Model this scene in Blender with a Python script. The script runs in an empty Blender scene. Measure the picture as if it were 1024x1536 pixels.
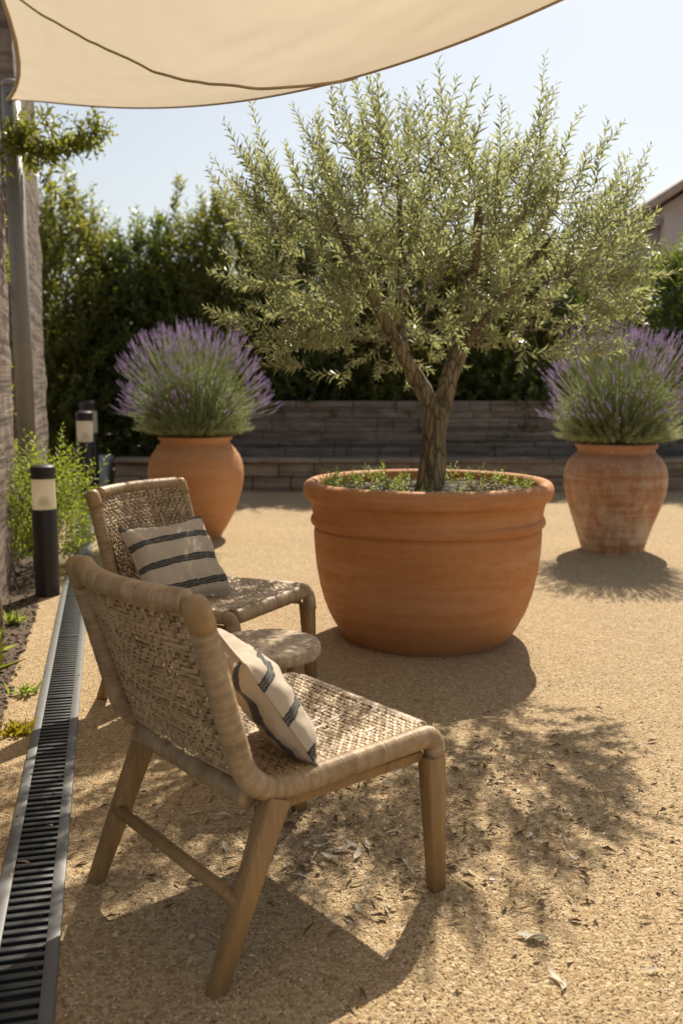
import bpy, bmesh, math, random
import numpy as np
from mathutils import Vector, Matrix, noise as mn
R = math.radians
random.seed(7); rng = np.random.default_rng(11)
scene = bpy.context.scene
COL = scene.collection

# ------------------------------------------------------------------ helpers
def tag(o, label=None, cat=None, group=None, kind=None):
    if label: o['label'] = label
    if cat: o['category'] = cat
    if group: o['group'] = group
    if kind: o['kind'] = kind
    return o

def empty(name, loc=(0, 0, 0), rz=0.0, label=None, cat=None, group=None):
    o = bpy.data.objects.new(name, None); COL.objects.link(o)
    o.location = loc; o.rotation_euler = (0, 0, rz); o.empty_display_size = .1
    return tag(o, label, cat, group)

def np_mesh(name, verts, faces_list, mat, parent=None, smooth=False, loc=None):
    """verts (N,3); faces_list: list of (K,n) integer arrays."""
    me = bpy.data.meshes.new(name)
    verts = np.asarray(verts, dtype=np.float32)
    me.vertices.add(len(verts)); me.vertices.foreach_set('co', verts.ravel())
    idx = []; starts = []; s = 0
    for f in faces_list:
        f = np.asarray(f, dtype=np.int32)
        if len(f) == 0: continue
        idx.append(f.ravel()); n = f.shape[1]
        starts.append(s + np.arange(len(f), dtype=np.int32) * n); s += f.size
    idx = np.concatenate(idx); starts = np.concatenate(starts)
    me.loops.add(len(idx)); me.loops.foreach_set('vertex_index', idx)
    me.polygons.add(len(starts)); me.polygons.foreach_set('loop_start', starts)
    me.update(calc_edges=True); me.validate()
    if smooth: me.polygons.foreach_set('use_smooth', np.ones(len(me.polygons), dtype=bool))
    me.materials.append(mat)
    o = bpy.data.objects.new(name, me); COL.objects.link(o)
    if parent: o.parent = parent
    if loc is not None: o.location = loc
    return o

class MB:
    def __init__(s): s.v = []; s.f = {}; 
    def n(s): return len(s.v)
    def face(s, t): s.f.setdefault(len(t), []).append(tuple(t))
    def add(s, vs, fs):
        b = len(s.v); s.v.extend([tuple(x) for x in vs])
        for t in fs: s.face([i + b for i in t])
    def box(s, c, d, M=None, bev=0.0):
        bm = bmesh.new(); bmesh.ops.create_cube(bm, size=1)
        for v in bm.verts: v.co = Vector((v.co.x * d[0], v.co.y * d[1], v.co.z * d[2]))
        if bev > 0: bmesh.ops.bevel(bm, geom=bm.edges[:], offset=bev, segments=2, affect='EDGES', profile=.5)
        bm.verts.ensure_lookup_table(); bm.verts.index_update()
        vs = [v.co + Vector(c) if M is None else M @ (v.co + Vector(c)) for v in bm.verts]
        s.add(vs, [[v.index for v in f.verts] for f in bm.faces]); bm.free()
    def tube(s, pts, radii, seg=10, cap=True, up=None, ell=None):
        """radii: float or list (each a float or (a,b)); parallel-transport frames."""
        pts = [Vector(p) for p in pts]; n = len(pts)
        if not isinstance(radii, (list, tuple)): radii = [radii] * n
        t0 = (pts[1] - pts[0]).normalized()
        ref = Vector(up) if up else (Vector((0, 0, 1)) if abs(t0.z) < .9 else Vector((1, 0, 0)))
        nx = (ref - t0 * ref.dot(t0)).normalized()
        b = len(s.v)
        for i in range(n):
            if i == 0: t = t0
            elif i == n - 1: t = (pts[i] - pts[i - 1]).normalized()
            else: t = (pts[i + 1] - pts[i - 1]).normalized()
            nx = (nx - t * nx.dot(t)).normalized(); ny = t.cross(nx)
            r = radii[i]; ra, rb = (r if isinstance(r, tuple) else (r, r))
            for k in range(seg):
                a = 2 * math.pi * k / seg
                s.v.append(tuple(pts[i] + nx * (ra * math.cos(a)) + ny * (rb * math.sin(a))))
        for i in range(n - 1):
            for k in range(seg):
                k2 = (k + 1) % seg
                s.face((b + i * seg + k, b + i * seg + k2, b + (i + 1) * seg + k2, b + (i + 1) * seg + k))
        if cap:
            s.face([b + k for k in range(seg)][::-1]); s.face([b + (n - 1) * seg + k for k in range(seg)])
    def lathe(s, prof, seg=64, wob=None, c=(0, 0, 0)):
        b = len(s.v); n = len(prof)
        for i, (r, z) in enumerate(prof):
            for k in range(seg):
                a = 2 * math.pi * k / seg
                d = wob(a, r, z) if wob else 0
                s.v.append((c[0] + (r + d) * math.cos(a), c[1] + (r + d) * math.sin(a), c[2] + z))
        for i in range(n - 1):
            for k in range(seg):
                k2 = (k + 1) % seg
                s.face((b + i * seg + k, b + i * seg + k2, b + (i + 1) * seg + k2, b + (i + 1) * seg + k))
    def tone(s, o, per, seg):
        a = o.data.attributes.new('tone', 'FLOAT', 'POINT'); n = len(o.data.vertices); g = random.Random(n); t = [g.random() for _ in range(n // seg // per + 2)]
        a.data.foreach_set('value', [t[i // seg // per] for i in range(n)]); return o
    def build(s, name, mat, parent=None, smooth=True, loc=None, bevel=0):
        o = np_mesh(name, s.v, [np.array(x) for x in s.f.values()], mat, parent, smooth, loc)
        if bevel:
            m = o.modifiers.new('bevel', 'BEVEL'); m.width = bevel; m.segments = 2; m.limit_method = 'ANGLE'
        return o

def catmull(pts, per=8):
    pts = [Vector(p) for p in pts]; P = [pts[0]] + pts + [pts[-1]]; out = []
    for i in range(1, len(P) - 2):
        a, b, c, d = P[i - 1], P[i], P[i + 1], P[i + 2]
        for k in range(per):
            t = k / per
            out.append(.5 * ((2 * b) + (c - a) * t + (2 * a - 5 * b + 4 * c - d) * t * t + (3 * b - a - 3 * c + d) * t ** 3))
    out.append(pts[-1]); return out

def resample(pts, step):
    pts = [Vector(p) for p in pts]; L = [0]
    for i in range(1, len(pts)): L.append(L[-1] + (pts[i] - pts[i - 1]).length)
    n = max(2, int(L[-1] / step) + 1); out = []; j = 0
    for i in range(n):
        d = L[-1] * i / (n - 1)
        while j < len(L) - 2 and L[j + 1] < d: j += 1
        t = (d - L[j]) / max(1e-9, L[j + 1] - L[j]); out.append(pts[j].lerp(pts[j + 1], min(1, max(0, t))))
    return out

def fillet(pts, rad, k=8):
    pts = [Vector(p) for p in pts]; out = [pts[0]]
    for i in range(1, len(pts) - 1):
        a = (pts[i - 1] - pts[i]).normalized(); b = (pts[i + 1] - pts[i]).normalized()
        ang = a.angle(b); d = rad[i - 1] / math.tan(ang / 2)
        p0 = pts[i] + a * d; p1 = pts[i] + b * d
        for j in range(k + 1):
            t = j / k; out.append((1 - t) ** 2 * p0 + 2 * t * (1 - t) * pts[i] + t * t * p1)
    out.append(pts[-1]); return out

# ------------------------------------------------------------------ materials
class NT:
    def __init__(s, name):
        s.m = bpy.data.materials.new(name); s.m.use_nodes = True
        s.t = s.m.node_tree; s.N = s.t.nodes; s.L = s.t.links
        s.b = s.N['Principled BSDF']; s.out = s.N['Material Output']
        s.tc = s.N.new('ShaderNodeTexCoord'); s.co = s.tc.outputs['Object']
    def set(s, **k):
        for a, v in k.items():
            i = s.b.inputs[a.replace('_', ' ')]
            if hasattr(v, 'is_output'): s.L.new(v, i)
            else: i.default_value = v
        return s
    def map(s, scale=(1, 1, 1), rot=(0, 0, 0), co=None):
        n = s.N.new('ShaderNodeMapping'); n.inputs['Scale'].default_value = scale; n.inputs['Rotation'].default_value = rot
        s.L.new(co or s.co, n.inputs['Vector']); return n.outputs['Vector']
    def noise(s, scale, detail=4, rough=.55, co=None, out='Fac', dist=0):
        n = s.N.new('ShaderNodeTexNoise'); n.inputs['Scale'].default_value = scale; n.inputs['Detail'].default_value = detail
        n.inputs['Roughness'].default_value = rough; n.inputs['Distortion'].default_value = dist
        s.L.new(co or s.co, n.inputs['Vector']); return n.outputs[out]
    def voro(s, scale, out='Distance', co=None, feat='F1'):
        n = s.N.new('ShaderNodeTexVoronoi'); n.feature = feat; n.inputs['Scale'].default_value = scale
        s.L.new(co or s.co, n.inputs['Vector']); return n.outputs[out]
    def wave(s, scale, dist=2, dscale=1, co=None, dir='X', det=2):
        n = s.N.new('ShaderNodeTexWave'); n.bands_direction = dir; n.inputs['Scale'].default_value = scale
        n.inputs['Distortion'].default_value = dist; n.inputs['Detail Scale'].default_value = dscale; n.inputs['Detail'].default_value = det
        s.L.new(co or s.co, n.inputs['Vector']); return n.outputs['Fac']
    def ramp(s, fac, stops, interp='LINEAR'):
        n = s.N.new('ShaderNodeValToRGB'); n.color_ramp.interpolation = interp; e = n.color_ramp.elements
        while len(e) < len(stops): e.new(.5)
        for x, (p, c) in zip(e, stops):
            x.position = p; x.color = (c, c, c, 1) if isinstance(c, (int, float)) else (*c, 1)
        s.L.new(fac, n.inputs['Fac']); return n.outputs['Color']
    def mix(s, fac, a, b, mode='MIX'):
        n = s.N.new('ShaderNodeMix'); n.data_type = 'RGBA'; n.blend_type = mode
        for i, v in ((0, fac), (6, a), (7, b)):
            if hasattr(v, 'is_output'): s.L.new(v, n.inputs[i])
            elif i == 0: n.inputs[0].default_value = v
            else: n.inputs[i].default_value = (*v, 1)
        return n.outputs[2]
    def math(s, op, a, b=0.0, clamp=False):
        n = s.N.new('ShaderNodeMath'); n.operation = op; n.use_clamp = clamp
        for i, v in enumerate((a, b)):
            if hasattr(v, 'is_output'): s.L.new(v, n.inputs[i])
            else: n.inputs[i].default_value = v
        return n.outputs[0]
    def sep(s, co=None):
        n = s.N.new('ShaderNodeSeparateXYZ'); s.L.new(co or s.co, n.inputs[0]); return n.outputs
    def geo(s, out):
        n = s.N.new('ShaderNodeNewGeometry'); return n.outputs[out]
    def bump(s, h, strength=.3, dist=.01):
        n = s.N.new('ShaderNodeBump'); n.inputs['Strength'].default_value = strength; n.inputs['Distance'].default_value = dist
        s.L.new(h, n.inputs['Height']); s.L.new(n.outputs[0], s.b.inputs['Normal']); return n.outputs[0]
    def translucent(s, color, fac):
        t = s.N.new('ShaderNodeBsdfTranslucent'); m = s.N.new('ShaderNodeMixShader')
        if hasattr(color, 'is_output'): s.L.new(color, t.inputs['Color'])
        else: t.inputs['Color'].default_value = (*color, 1)
        if hasattr(fac, 'is_output'): s.L.new(fac, m.inputs[0])
        else: m.inputs[0].default_value = fac
        s.L.new(s.b.outputs[0], m.inputs[1]); s.L.new(t.outputs[0], m.inputs[2]); s.L.new(m.outputs[0], s.out.inputs['Surface'])

def leaf_mat(name, c0, c1, c2, back, trans, rough=.4, tf=.35, spec=.5):
    q = NT(name); r = q.geo('Random Per Island')
    col = q.ramp(r, [(0, c0), (.55, c1), (1, c2)])
    col2 = q.mix(q.math('MULTIPLY', q.geo('Backfacing'), .75), col, back)
    q.set(Base_Color=col2, Roughness=rough, Specular_IOR_Level=spec)
    tr = q.mix(r, trans, tuple(min(1, x * 1.35) for x in trans))
    q.translucent(tr, tf); return q.m

def m_gravel():
    q = NT('sandy gravel'); 
    big = q.noise(.55, 5, .6); mid = q.noise(4.5, 5, .65); grain = q.noise(170, 3, .75); wc = q.map((1, 1, 1)); jit = q.N.new('ShaderNodeVectorMath'); jit.operation = 'ADD'; q.L.new(q.co, jit.inputs[0]); sc_ = q.N.new('ShaderNodeVectorMath'); sc_.operation = 'SCALE'; sc_.inputs[3].default_value = .016; q.L.new(q.noise(60, 2, .5, out='Color'), sc_.inputs[0]); q.L.new(sc_.outputs[0], jit.inputs[1]); v = q.voro(125, 'Color', jit.outputs[0]); vd = q.voro(125, 'Distance', jit.outputs[0])
    c = q.ramp(big, [(.3, (.43, .30, .155)), (.55, (.54, .395, .215)), (.75, (.61, .475, .29))])
    c = q.mix(q.ramp(mid, [(.35, 0.0), (.7, .55)]), c, (.44, .315, .18))
    sv = q.sep(v)[0]
    c = q.mix(.6, c, q.ramp(sv, [(0, (.20, .125, .06)), (.3, (.42, .295, .16)), (.7, (.60, .455, .27)), (1, (.80, .69, .5))]))
    c = q.mix(q.math('MULTIPLY', grain, .35), c, (.25, .16, .085))
    q.set(Base_Color=c, Roughness=.92, Specular_IOR_Level=.25)
    h = q.math('ADD', q.math('MULTIPLY', vd, -.9), q.math('ADD', q.math('MULTIPLY', grain, .7), q.math('ADD', q.math('MULTIPLY', q.noise(26, 5, .65), 2.0), q.math('MULTIPLY', q.noise(5, 3, .5), 2.5))))
    q.bump(h, .8, .010); return q.m

def m_island(name, stops, rough=.9, bs=0, spec=.3):
    q = NT(name); c = q.ramp(q.geo('Random Per Island'), stops)
    q.set(Base_Color=c, Roughness=rough, Specular_IOR_Level=spec)
    if bs: q.bump(q.noise(bs, 4), .4, .004)
    return q.m

def m_terracotta(name, c0, c1, chalk=.12, streak=False):
    q = NT(name)
    n1 = q.noise(2.2, 5, .6); n2 = q.noise(14, 5, .6, q.map((1, 1, 2.2))); z = q.sep()[2]
    c = q.mix(q.ramp(n1, [(.3, 0.0), (.7, 1.0)]), c0, c1)
    c = q.mix(q.math('MULTIPLY', q.ramp(n2, [(.45, 0.0), (.75, 1.0)]), .35), c, tuple(x * .72 for x in c0))
    band = q.noise(2.0, 4, .6, q.map((.5, .5, 9)))
    c = q.mix(q.math('MULTIPLY', q.ramp(band, [(.46, 0.0), (.66, 1.0)]), chalk * 1.6), c, (.68, .5, .36))
    if streak:
        st = q.noise(9, 6, .7, q.map((1, 1, .45))); zz = q.ramp(q.math('MULTIPLY', z, 1.05), [(.0, .9), (.35, .65), (.62, .5), (.85, .12)])
        ring = q.noise(3.0, 3, .5, q.map((.4, .4, 7)))
        f = q.math('MULTIPLY', q.ramp(q.math('ADD', q.math('MULTIPLY', st, .7), q.math('MULTIPLY', ring, .4)), [(.48, 0.0), (.64, 1.0)]), zz)
        c = q.mix(f, c, (.60, .49, .37))
        spot = q.ramp(q.noise(45, 3, .6), [(.62, 0.0), (.7, 1.0)])
        c = q.mix(q.math('MULTIPLY', spot, .5), c, (.66, .56, .44))
        c = q.mix(q.math('MULTIPLY', q.ramp(q.noise(6, 5, .7), [(.5, 0.0), (.7, 1.0)]), .4), c, (.22, .14, .08))
    else:
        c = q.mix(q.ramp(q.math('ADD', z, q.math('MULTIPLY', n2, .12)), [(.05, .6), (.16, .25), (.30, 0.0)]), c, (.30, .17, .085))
    q.set(Base_Color=c, Roughness=q.ramp(n2, [(.3, .62), (.7, .85)]), Specular_IOR_Level=.35)
    h = q.math('ADD', q.math('MULTIPLY', q.noise(60, 4), .35), q.math('ADD', q.math('MULTIPLY', q.noise(3, 3, .5, q.map((.4, .4, 14))), .45), n2))
    q.bump(h, .22, .005); return q.m

def m_wood(name, a, b, rough=.6, axis=(1, 1, .08), sc=30, spec=.35):
    q = NT(name); co = q.map(axis)
    g = q.noise(sc, 6, .65, co, dist=.6); g2 = q.noise(sc * 4, 3, .6, co); l = q.noise(3, 3)
    c = q.ramp(g, [(.3, a), (.55, tuple((x + y) / 2 for x, y in zip(a, b))), (.72, b)])
    c = q.mix(q.math('MULTIPLY', q.ramp(g2, [(.5, 0.0), (.8, 1.0)]), .5), c, tuple(x * .55 for x in a))
    c = q.mix(q.math('MULTIPLY', l, .35), c, tuple(x * .7 for x in a))
    q.set(Base_Color=c, Roughness=rough, Specular_IOR_Level=spec); q.bump(q.math('ADD', g, g2), .25, .003); return q.m

def m_cord(name, stops, sc=24, tone=False):
    q = NT(name); r = q.geo('Random Per Island')
    n = q.noise(sc, 5, .65); n2 = q.noise(160, 3, .6); n3 = q.noise(5, 3, .6)
    if tone:
        an = q.N.new('ShaderNodeAttribute'); an.attribute_name = 'tone'; r = an.outputs['Fac']
    c = q.ramp(q.math('ADD', q.math('MULTIPLY', n, .86 if tone else .6), q.math('MULTIPLY', r, .14 if tone else .4)), stops)
    c = q.mix(q.math('MULTIPLY', q.ramp(n3, [(.4, 0.0), (.7, 1.0)]), .45), c, stops[0][1])
    q.set(Base_Color=c, Roughness=.48, Specular_IOR_Level=.5); q.bump(q.math('ADD', n2, n), .35, .0025); return q.m

def m_plain(name, c, rough=.5, metal=0.0, ns=0, var=.25, bump=0):
    q = NT(name); col = c
    if ns:
        col = q.mix(q.math('MULTIPLY', q.ramp(q.noise(ns, 5, .65), [(.35, 0.0), (.7, 1.0)]), var * 2), c, tuple(x * .6 for x in c))
        q.set(Base_Color=col)
        if bump: q.bump(q.noise(ns * 4, 4), bump, .004)
    else: q.set(Base_Color=(*c, 1))
    q.set(Roughness=rough, Metallic=metal); return q.m

def m_stone(name, a, b, c3, sc=(1.6, 1.6, 7), bump=.6):
    q = NT(name); co = q.map(sc)
    n = q.noise(2.4, 6, .65, co, dist=.4); s2 = q.noise(22, 5, .7); lay = q.noise(1.0, 3, .5, q.map((.35, .35, 16)))
    c = q.ramp(n, [(.3, a), (.5, b), (.72, c3)])
    c = q.mix(q.math('MULTIPLY', q.ramp(lay, [(.42, 1.0), (.5, 0.0)]), .55), c, tuple(x * .45 for x in a))
    c = q.mix(q.math('MULTIPLY', q.ramp(s2, [(.5, 0.0), (.75, 1.0)]), .5), c, tuple(x * .6 for x in b))
    q.set(Base_Color=c, Roughness=.9, Specular_IOR_Level=.2)
    q.bump(q.math('ADD', q.math('MULTIPLY', lay, 1.5), q.math('ADD', n, s2)), bump, .03); return q.m

def m_pillow():
    q = NT('striped linen'); X, Y, Z = q.sep()
    fr = q.math('MULTIPLY', q.math('SUBTRACT', q.noise(60, 3, .6, q.map((.25, 1, 1))), .5), .016)
    wav = q.math('MULTIPLY', q.math('SUBTRACT', q.noise(3.5, 2), .5), .016)
    y = q.math('ADD', Y, q.math('ADD', fr, wav)); base = (.50, .425, .335); dark = (.038, .038, .037)
    tot = None; thin = None
    for cy, hw in ((-.125, .0145), (-.02, .0145), (.085, .0145), (.178, .012)):
        d = q.math('ABSOLUTE', q.math('SUBTRACT', y, cy))
        s = q.math('LESS_THAN', d, hw); t = q.math('LESS_THAN', q.math('ABSOLUTE', q.math('SUBTRACT', d, hw * .34)), hw * .13)
        tot = s if tot is None else q.math('MAXIMUM', tot, s); thin = t if thin is None else q.math('MAXIMUM', thin, t)
    fleck = q.ramp(q.noise(170, 2, .6, q.map((.5, 1, 1))), [(.48, 0.0), (.6, 1.0)])
    thr = q.math('MULTIPLY', q.noise(420, 2, .5), .22)
    b = q.mix(thr, base, (.42, .34, .26)); b = q.mix(q.math('MULTIPLY', q.noise(5, 3), .18), b, (.45, .36, .28))
    dk = q.mix(q.math('MULTIPLY', q.math('MAXIMUM', q.math('MULTIPLY', thin, .75), q.math('MULTIPLY', fleck, .28)), .55), dark, (.30, .29, .27))
    bk = q.math('LESS_THAN', Z, -.004)
    side = q.math('LESS_THAN', q.math('ABSOLUTE', q.math('ADD', q.math('ADD', X, .118), q.math('ADD', fr, wav))), .017)
    tot = q.math('ADD', q.math('MULTIPLY', bk, side), q.math('MULTIPLY', q.math('SUBTRACT', 1.0, bk), tot))
    c = q.mix(tot, b, dk)
    q.set(Base_Color=c, Roughness=.9, Specular_IOR_Level=.15, Sheen_Weight=.15)
    wv = q.math('ADD', q.wave(260, .6, 2, dir='X'), q.wave(260, .6, 2, dir='Y'))
    q.bump(q.math('ADD', q.math('MULTIPLY', wv, .5), q.math('MULTIPLY', q.noise(18, 4), 3)), .22, .004); return q.m

def m_sail():
    q = NT('sail cloth'); co = q.tc.outputs['Object']
    w = q.math('ADD', q.wave(210, 1.2, 3, co, 'X'), q.wave(210, 1.2, 3, co, 'Y'))
    n = q.noise(2.2, 5, .6, q.map((1, 2.6, 1))); f = q.noise(240, 3, .6)
    c = q.ramp(q.math('ADD', q.math('MULTIPLY', n, .6), q.math('MULTIPLY', f, .4)), [(.35, (.64, .555, .435)), (.65, (.74, .655, .53))])
    q.set(Base_Color=c, Roughness=.85, Specular_IOR_Level=.2)
    q.bump(q.math('ADD', w, f), .15, .003)
    tr = q.mix(f, (.50, .415, .305), (.61, .52, .395)); q.translucent(tr, .55); return q.m

def m_bark(name, a, b):
    q = NT(name); n = q.noise(16, 6, .7, q.map((1, 1, .28)), dist=.7); v = q.voro(30, co=q.map((1, 1, .35)))
    c = q.ramp(n, [(.32, a), (.68, b)]); c = q.mix(q.ramp(q.voro(34, co=q.map((1, 1, .22)), feat='DISTANCE_TO_EDGE'), [(.0, .85), (.16, 0.0)]), c, tuple(x * .35 for x in a))
    c = q.mix(q.math('MULTIPLY', q.ramp(q.noise(7, 4), [(.55, 0.0), (.7, 1.0)]), .35), c, (.23, .22, .10))
    q.set(Base_Color=c, Roughness=.9, Specular_IOR_Level=.2); q.bump(q.math('SUBTRACT', n, q.math('MULTIPLY', v, .8)), .8, .012); return q.m

M = dict(
    gravel=m_gravel(),
    pebble=m_island('loose grit', [(0, (.19, .12, .06)), (.35, (.40, .285, .155)), (.7, (.56, .425, .25)), (1, (.78, .68, .5))]),
    litter=m_island('dry leaf litter', [(0, (.11, .07, .035)), (.4, (.28, .19, .10)), (.75, (.44, .34, .22)), (1, (.62, .55, .44))], .8),
    mulch=m_island('bark mulch', [(0, (.035, .022, .014)), (.5, (.10, .065, .04)), (1, (.24, .17, .11))], .9),
    bed=m_plain('bed soil', (.10, .068, .042), .95, 0, 18, .4, .7),
    soil=m_plain('potting soil', (.10, .075, .05), .95, 0, 30, .4, .8),
    pot=m_terracotta('terracotta', (.43, .175, .058), (.51, .225, .082), .12),
    urn=m_terracotta('pale terracotta', (.48, .22, .09), (.55, .28, .125), .10),
    oldurn=m_terracotta('weathered terracotta', (.33, .145, .07), (.42, .205, .10), .14, True),
    teak=m_wood('teak', (.25, .15, .060), (.45, .285, .125)),
    capwood=m_wood('smooth cap wood', (.29, .185, .09), (.42, .28, .14), .45, (1, 1, .3), 20),
    tabletop=m_wood('weathered table wood', (.30, .22, .14), (.68, .55, .40), .8, (1, .5, 1), 34),
    cord=m_cord('wrapped cord', [(.3, (.22, .145, .072)), (.5, (.36, .25, .14)), (.72, (.50, .37, .225))], 24, True),
    weave=m_cord('woven rush', [(.28, (.25, .165, .085)), (.5, (.41, .29, .165)), (.75, (.56, .42, .265))], 40),
    pillow=m_pillow(), sail=m_sail(),
    hem=m_plain('sail webbing', (.52, .42, .28), .85, 0, 40, .3),
    steel=m_plain('galvanised steel', (.15, .15, .147), .5, .3, 14, .2),
    grate=m_plain('drain grate metal', (.075, .078, .078), .45, .5, 20, .25),
    black=m_plain('charcoal powder coat', (.016, .015, .0145), .42, 0, 12, .3),
    dark=m_plain('drain void', (.012, .012, .011), .9),
    polemetal=m_plain('grey pole paint', (.25, .225, .195), .42, .05, 9, .2),
    bark=m_bark('olive bark', (.15, .115, .07), (.34, .27, .165)),
    twig=m_bark('twig bark', (.13, .105, .06), (.25, .21, .125)),
    stone=m_stone('layered wall stone', (.115, .10, .085), (.205, .18, .15), (.30, .265, .225), (1.1, 1.1, 5)),
    lowstone=m_stone('low wall stone', (.20, .15, .11), (.32, .25, .185), (.42, .34, .26), (1.3, 1.3, 4)),
    rubble=m_stone('rough rendered stone', (.13, .10, .08), (.22, .175, .145), (.33, .27, .225), (3, 3, 1.2), .9),
    concrete=m_plain('pale concrete', (.42, .43, .44), .8, 0, 10, .25, .4),
    fence=m_wood('dark stained boards', (.038, .022, .015), (.075, .045, .03), .75, (.08, 1, 1), 14),
    house=m_plain('mauve render', (.60, .52, .49), .9, 0, 1.2, .15),
    roof=m_plain('brown roof', (.42, .35, .33), .85, 0, 4, .3),
    olive=leaf_mat('olive leaves', (.085, .102, .053), (.16, .18, .10), (.255, .27, .165), (.32, .335, .24), (.41, .43, .165), .36, .43, .7),
    hedge=leaf_mat('hedge leaves', (.018, .034, .009), (.04, .066, .013), (.085, .11, .022), (.08, .11, .035), (.24, .31, .035), .34, .40, .6),
    hedge2=leaf_mat('yellow green hedge leaves', (.025, .044, .009), (.06, .085, .015), (.125, .135, .024), (.10, .13, .04), (.36, .37, .04), .34, .43, .55),
    shrub=leaf_mat('bright shrub leaves', (.07, .12, .015), (.14, .19, .025), (.22, .24, .04), (.15, .2, .05), (.42, .50, .05), .42, .45, .4),
    vine=leaf_mat('vine leaves', (.04, .07, .014), (.09, .12, .022), (.22, .22, .03), (.12, .15, .05), (.36, .37, .04), .38, .4, .5),
    weed=leaf_mat('weed leaves', (.09, .15, .025), (.15, .22, .04), (.24, .27, .06), (.15, .2, .07), (.40, .48, .08), .45, .4, .4),
    sedum=leaf_mat('yellow sedum leaves', (.32, .25, .02), (.45, .36, .03), (.36, .36, .05), (.4, .34, .05), (.55, .45, .04), .5, .3, .3),
    lavleaf=leaf_mat('lavender leaves', (.20, .24, .12), (.30, .34, .185), (.42, .45, .27), (.33, .36, .23), (.50, .55, .28), .6, .45, .3),
    lavflower=leaf_mat('lavender flowers', (.135, .09, .18), (.21, .15, .265), (.31, .245, .365), (.25, .19, .31), (.40, .29, .48), .7, .35, .2),
    deadleaf=leaf_mat('fallen pale leaf', (.42, .36, .28), (.55, .48, .38), (.68, .62, .54), (.5, .45, .38), (.5, .42, .3), .6, .15, .3),
    greenleaf=leaf_mat('fallen grey green leaf', (.16, .17, .10), (.20, .21, .13), (.24, .25, .16), (.3, .3, .22), (.3, .3, .15), .5, .2, .4),
)
q = NT('frosted lens'); q.set(Base_Color=(.86, .80, .68, 1), Roughness=.45, Transmission_Weight=.35); q.translucent((.85, .77, .62), .35); M['lens'] = q.m

# ------------------------------------------------------------------ world, sun, camera
w = bpy.data.worlds.new("World"); scene.world = w; w.use_nodes = True
SUN = Vector((.27, .88, 1.0)).normalized()
el = math.asin(SUN.z); az = math.atan2(SUN.x, SUN.y)
sky = w.node_tree.nodes.new('ShaderNodeTexSky'); sky.sky_type = 'NISHITA'; sky.sun_disc = False
sky.sun_elevation = el; sky.sun_rotation = az; sky.air_density = 1.3; sky.dust_density = 1.2; sky.ozone_density = .6
bg = w.node_tree.nodes['Background']; bg.inputs['Strength'].default_value = .073
hsv = w.node_tree.nodes.new('ShaderNodeHueSaturation'); hsv.inputs['Saturation'].default_value = .5      # thin high haze: a paler sky
w.node_tree.links.new(sky.outputs[0], hsv.inputs['Color']); w.node_tree.links.new(hsv.outputs[0], bg.inputs['Color'])
ld = bpy.data.lights.new('sun', 'SUN'); ld.energy = 5.0; ld.angle = R(.5); ld.color = (1, .905, .755)
lo = bpy.data.objects.new('sun', ld); COL.objects.link(lo); lo.rotation_euler = (-SUN).to_track_quat('-Z', 'Y').to_euler()

cd = bpy.data.cameras.new('camera'); cam = bpy.data.objects.new('camera', cd); COL.objects.link(cam)
cam.location = (0, 0, 1.31); cam.rotation_euler = (R(90 - 7.648), 0, 0)
cd.sensor_fit = 'VERTICAL'; cd.sensor_height = 36; cd.sensor_width = 24; cd.lens = 1400 / 1536 * 36
cd.clip_start = .05; cd.clip_end = 500
cd.dof.use_dof = True; cd.dof.focus_distance = 3.0; cd.dof.aperture_fstop = 2.7; cd.dof.aperture_blades = 0
scene.camera = cam
scene.view_settings.view_transform = 'Standard'; scene.view_settings.look = 'None'
scene.view_settings.exposure = 0.56; scene.view_settings.gamma = 1
scene.render.engine = 'CYCLES'
scene.cycles.max_bounces = 10; scene.cycles.transparent_max_bounces = 8
scene.cycles.use_denoising = True

# ------------------------------------------------------------------ the ground
mb = MB(); mb.add([(-60, -20, 0), (60, -20, 0), (60, 90, 0), (-60, 90, 0)], [(0, 1, 2, 3)])
tag(mb.build('ground', M['gravel'], smooth=False), kind='structure')

DD = Vector((-.243, .970, 0)).normalized(); DN = Vector((DD.y, -DD.x, 0))      # along the drain; towards its right side
def drain_pt(y, off=0.0, z=0.0):
    cx = -1.246 - .2505 * (y - 4.03); return Vector((cx, y, z)) + DN * off
# planting bed left of the drain
mb = MB(); L = [(-.17, 1.0), (-.19, 2.0), (-.17, 3.0), (-.23, 4.0), (-.2, 5.2), (-.24, 6.5), (-.2, 8.5), (-.22, 11.6)]
b0 = [drain_pt(y, o, .004) for o, y in L]; b1 = [drain_pt(y, -1.6, .004) for o, y in L]
mb.add(b0 + b1, [(i + 1, i, i + len(L), i + len(L) + 1) for i in range(len(L) - 1)])
tag(mb.build('planting_bed', M['bed'], smooth=False), kind='structure')

def in_drain(x, y):
    d = x - (-1.246 - .2505 * (y - 4.03)); return -.095 < d < .095

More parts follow.
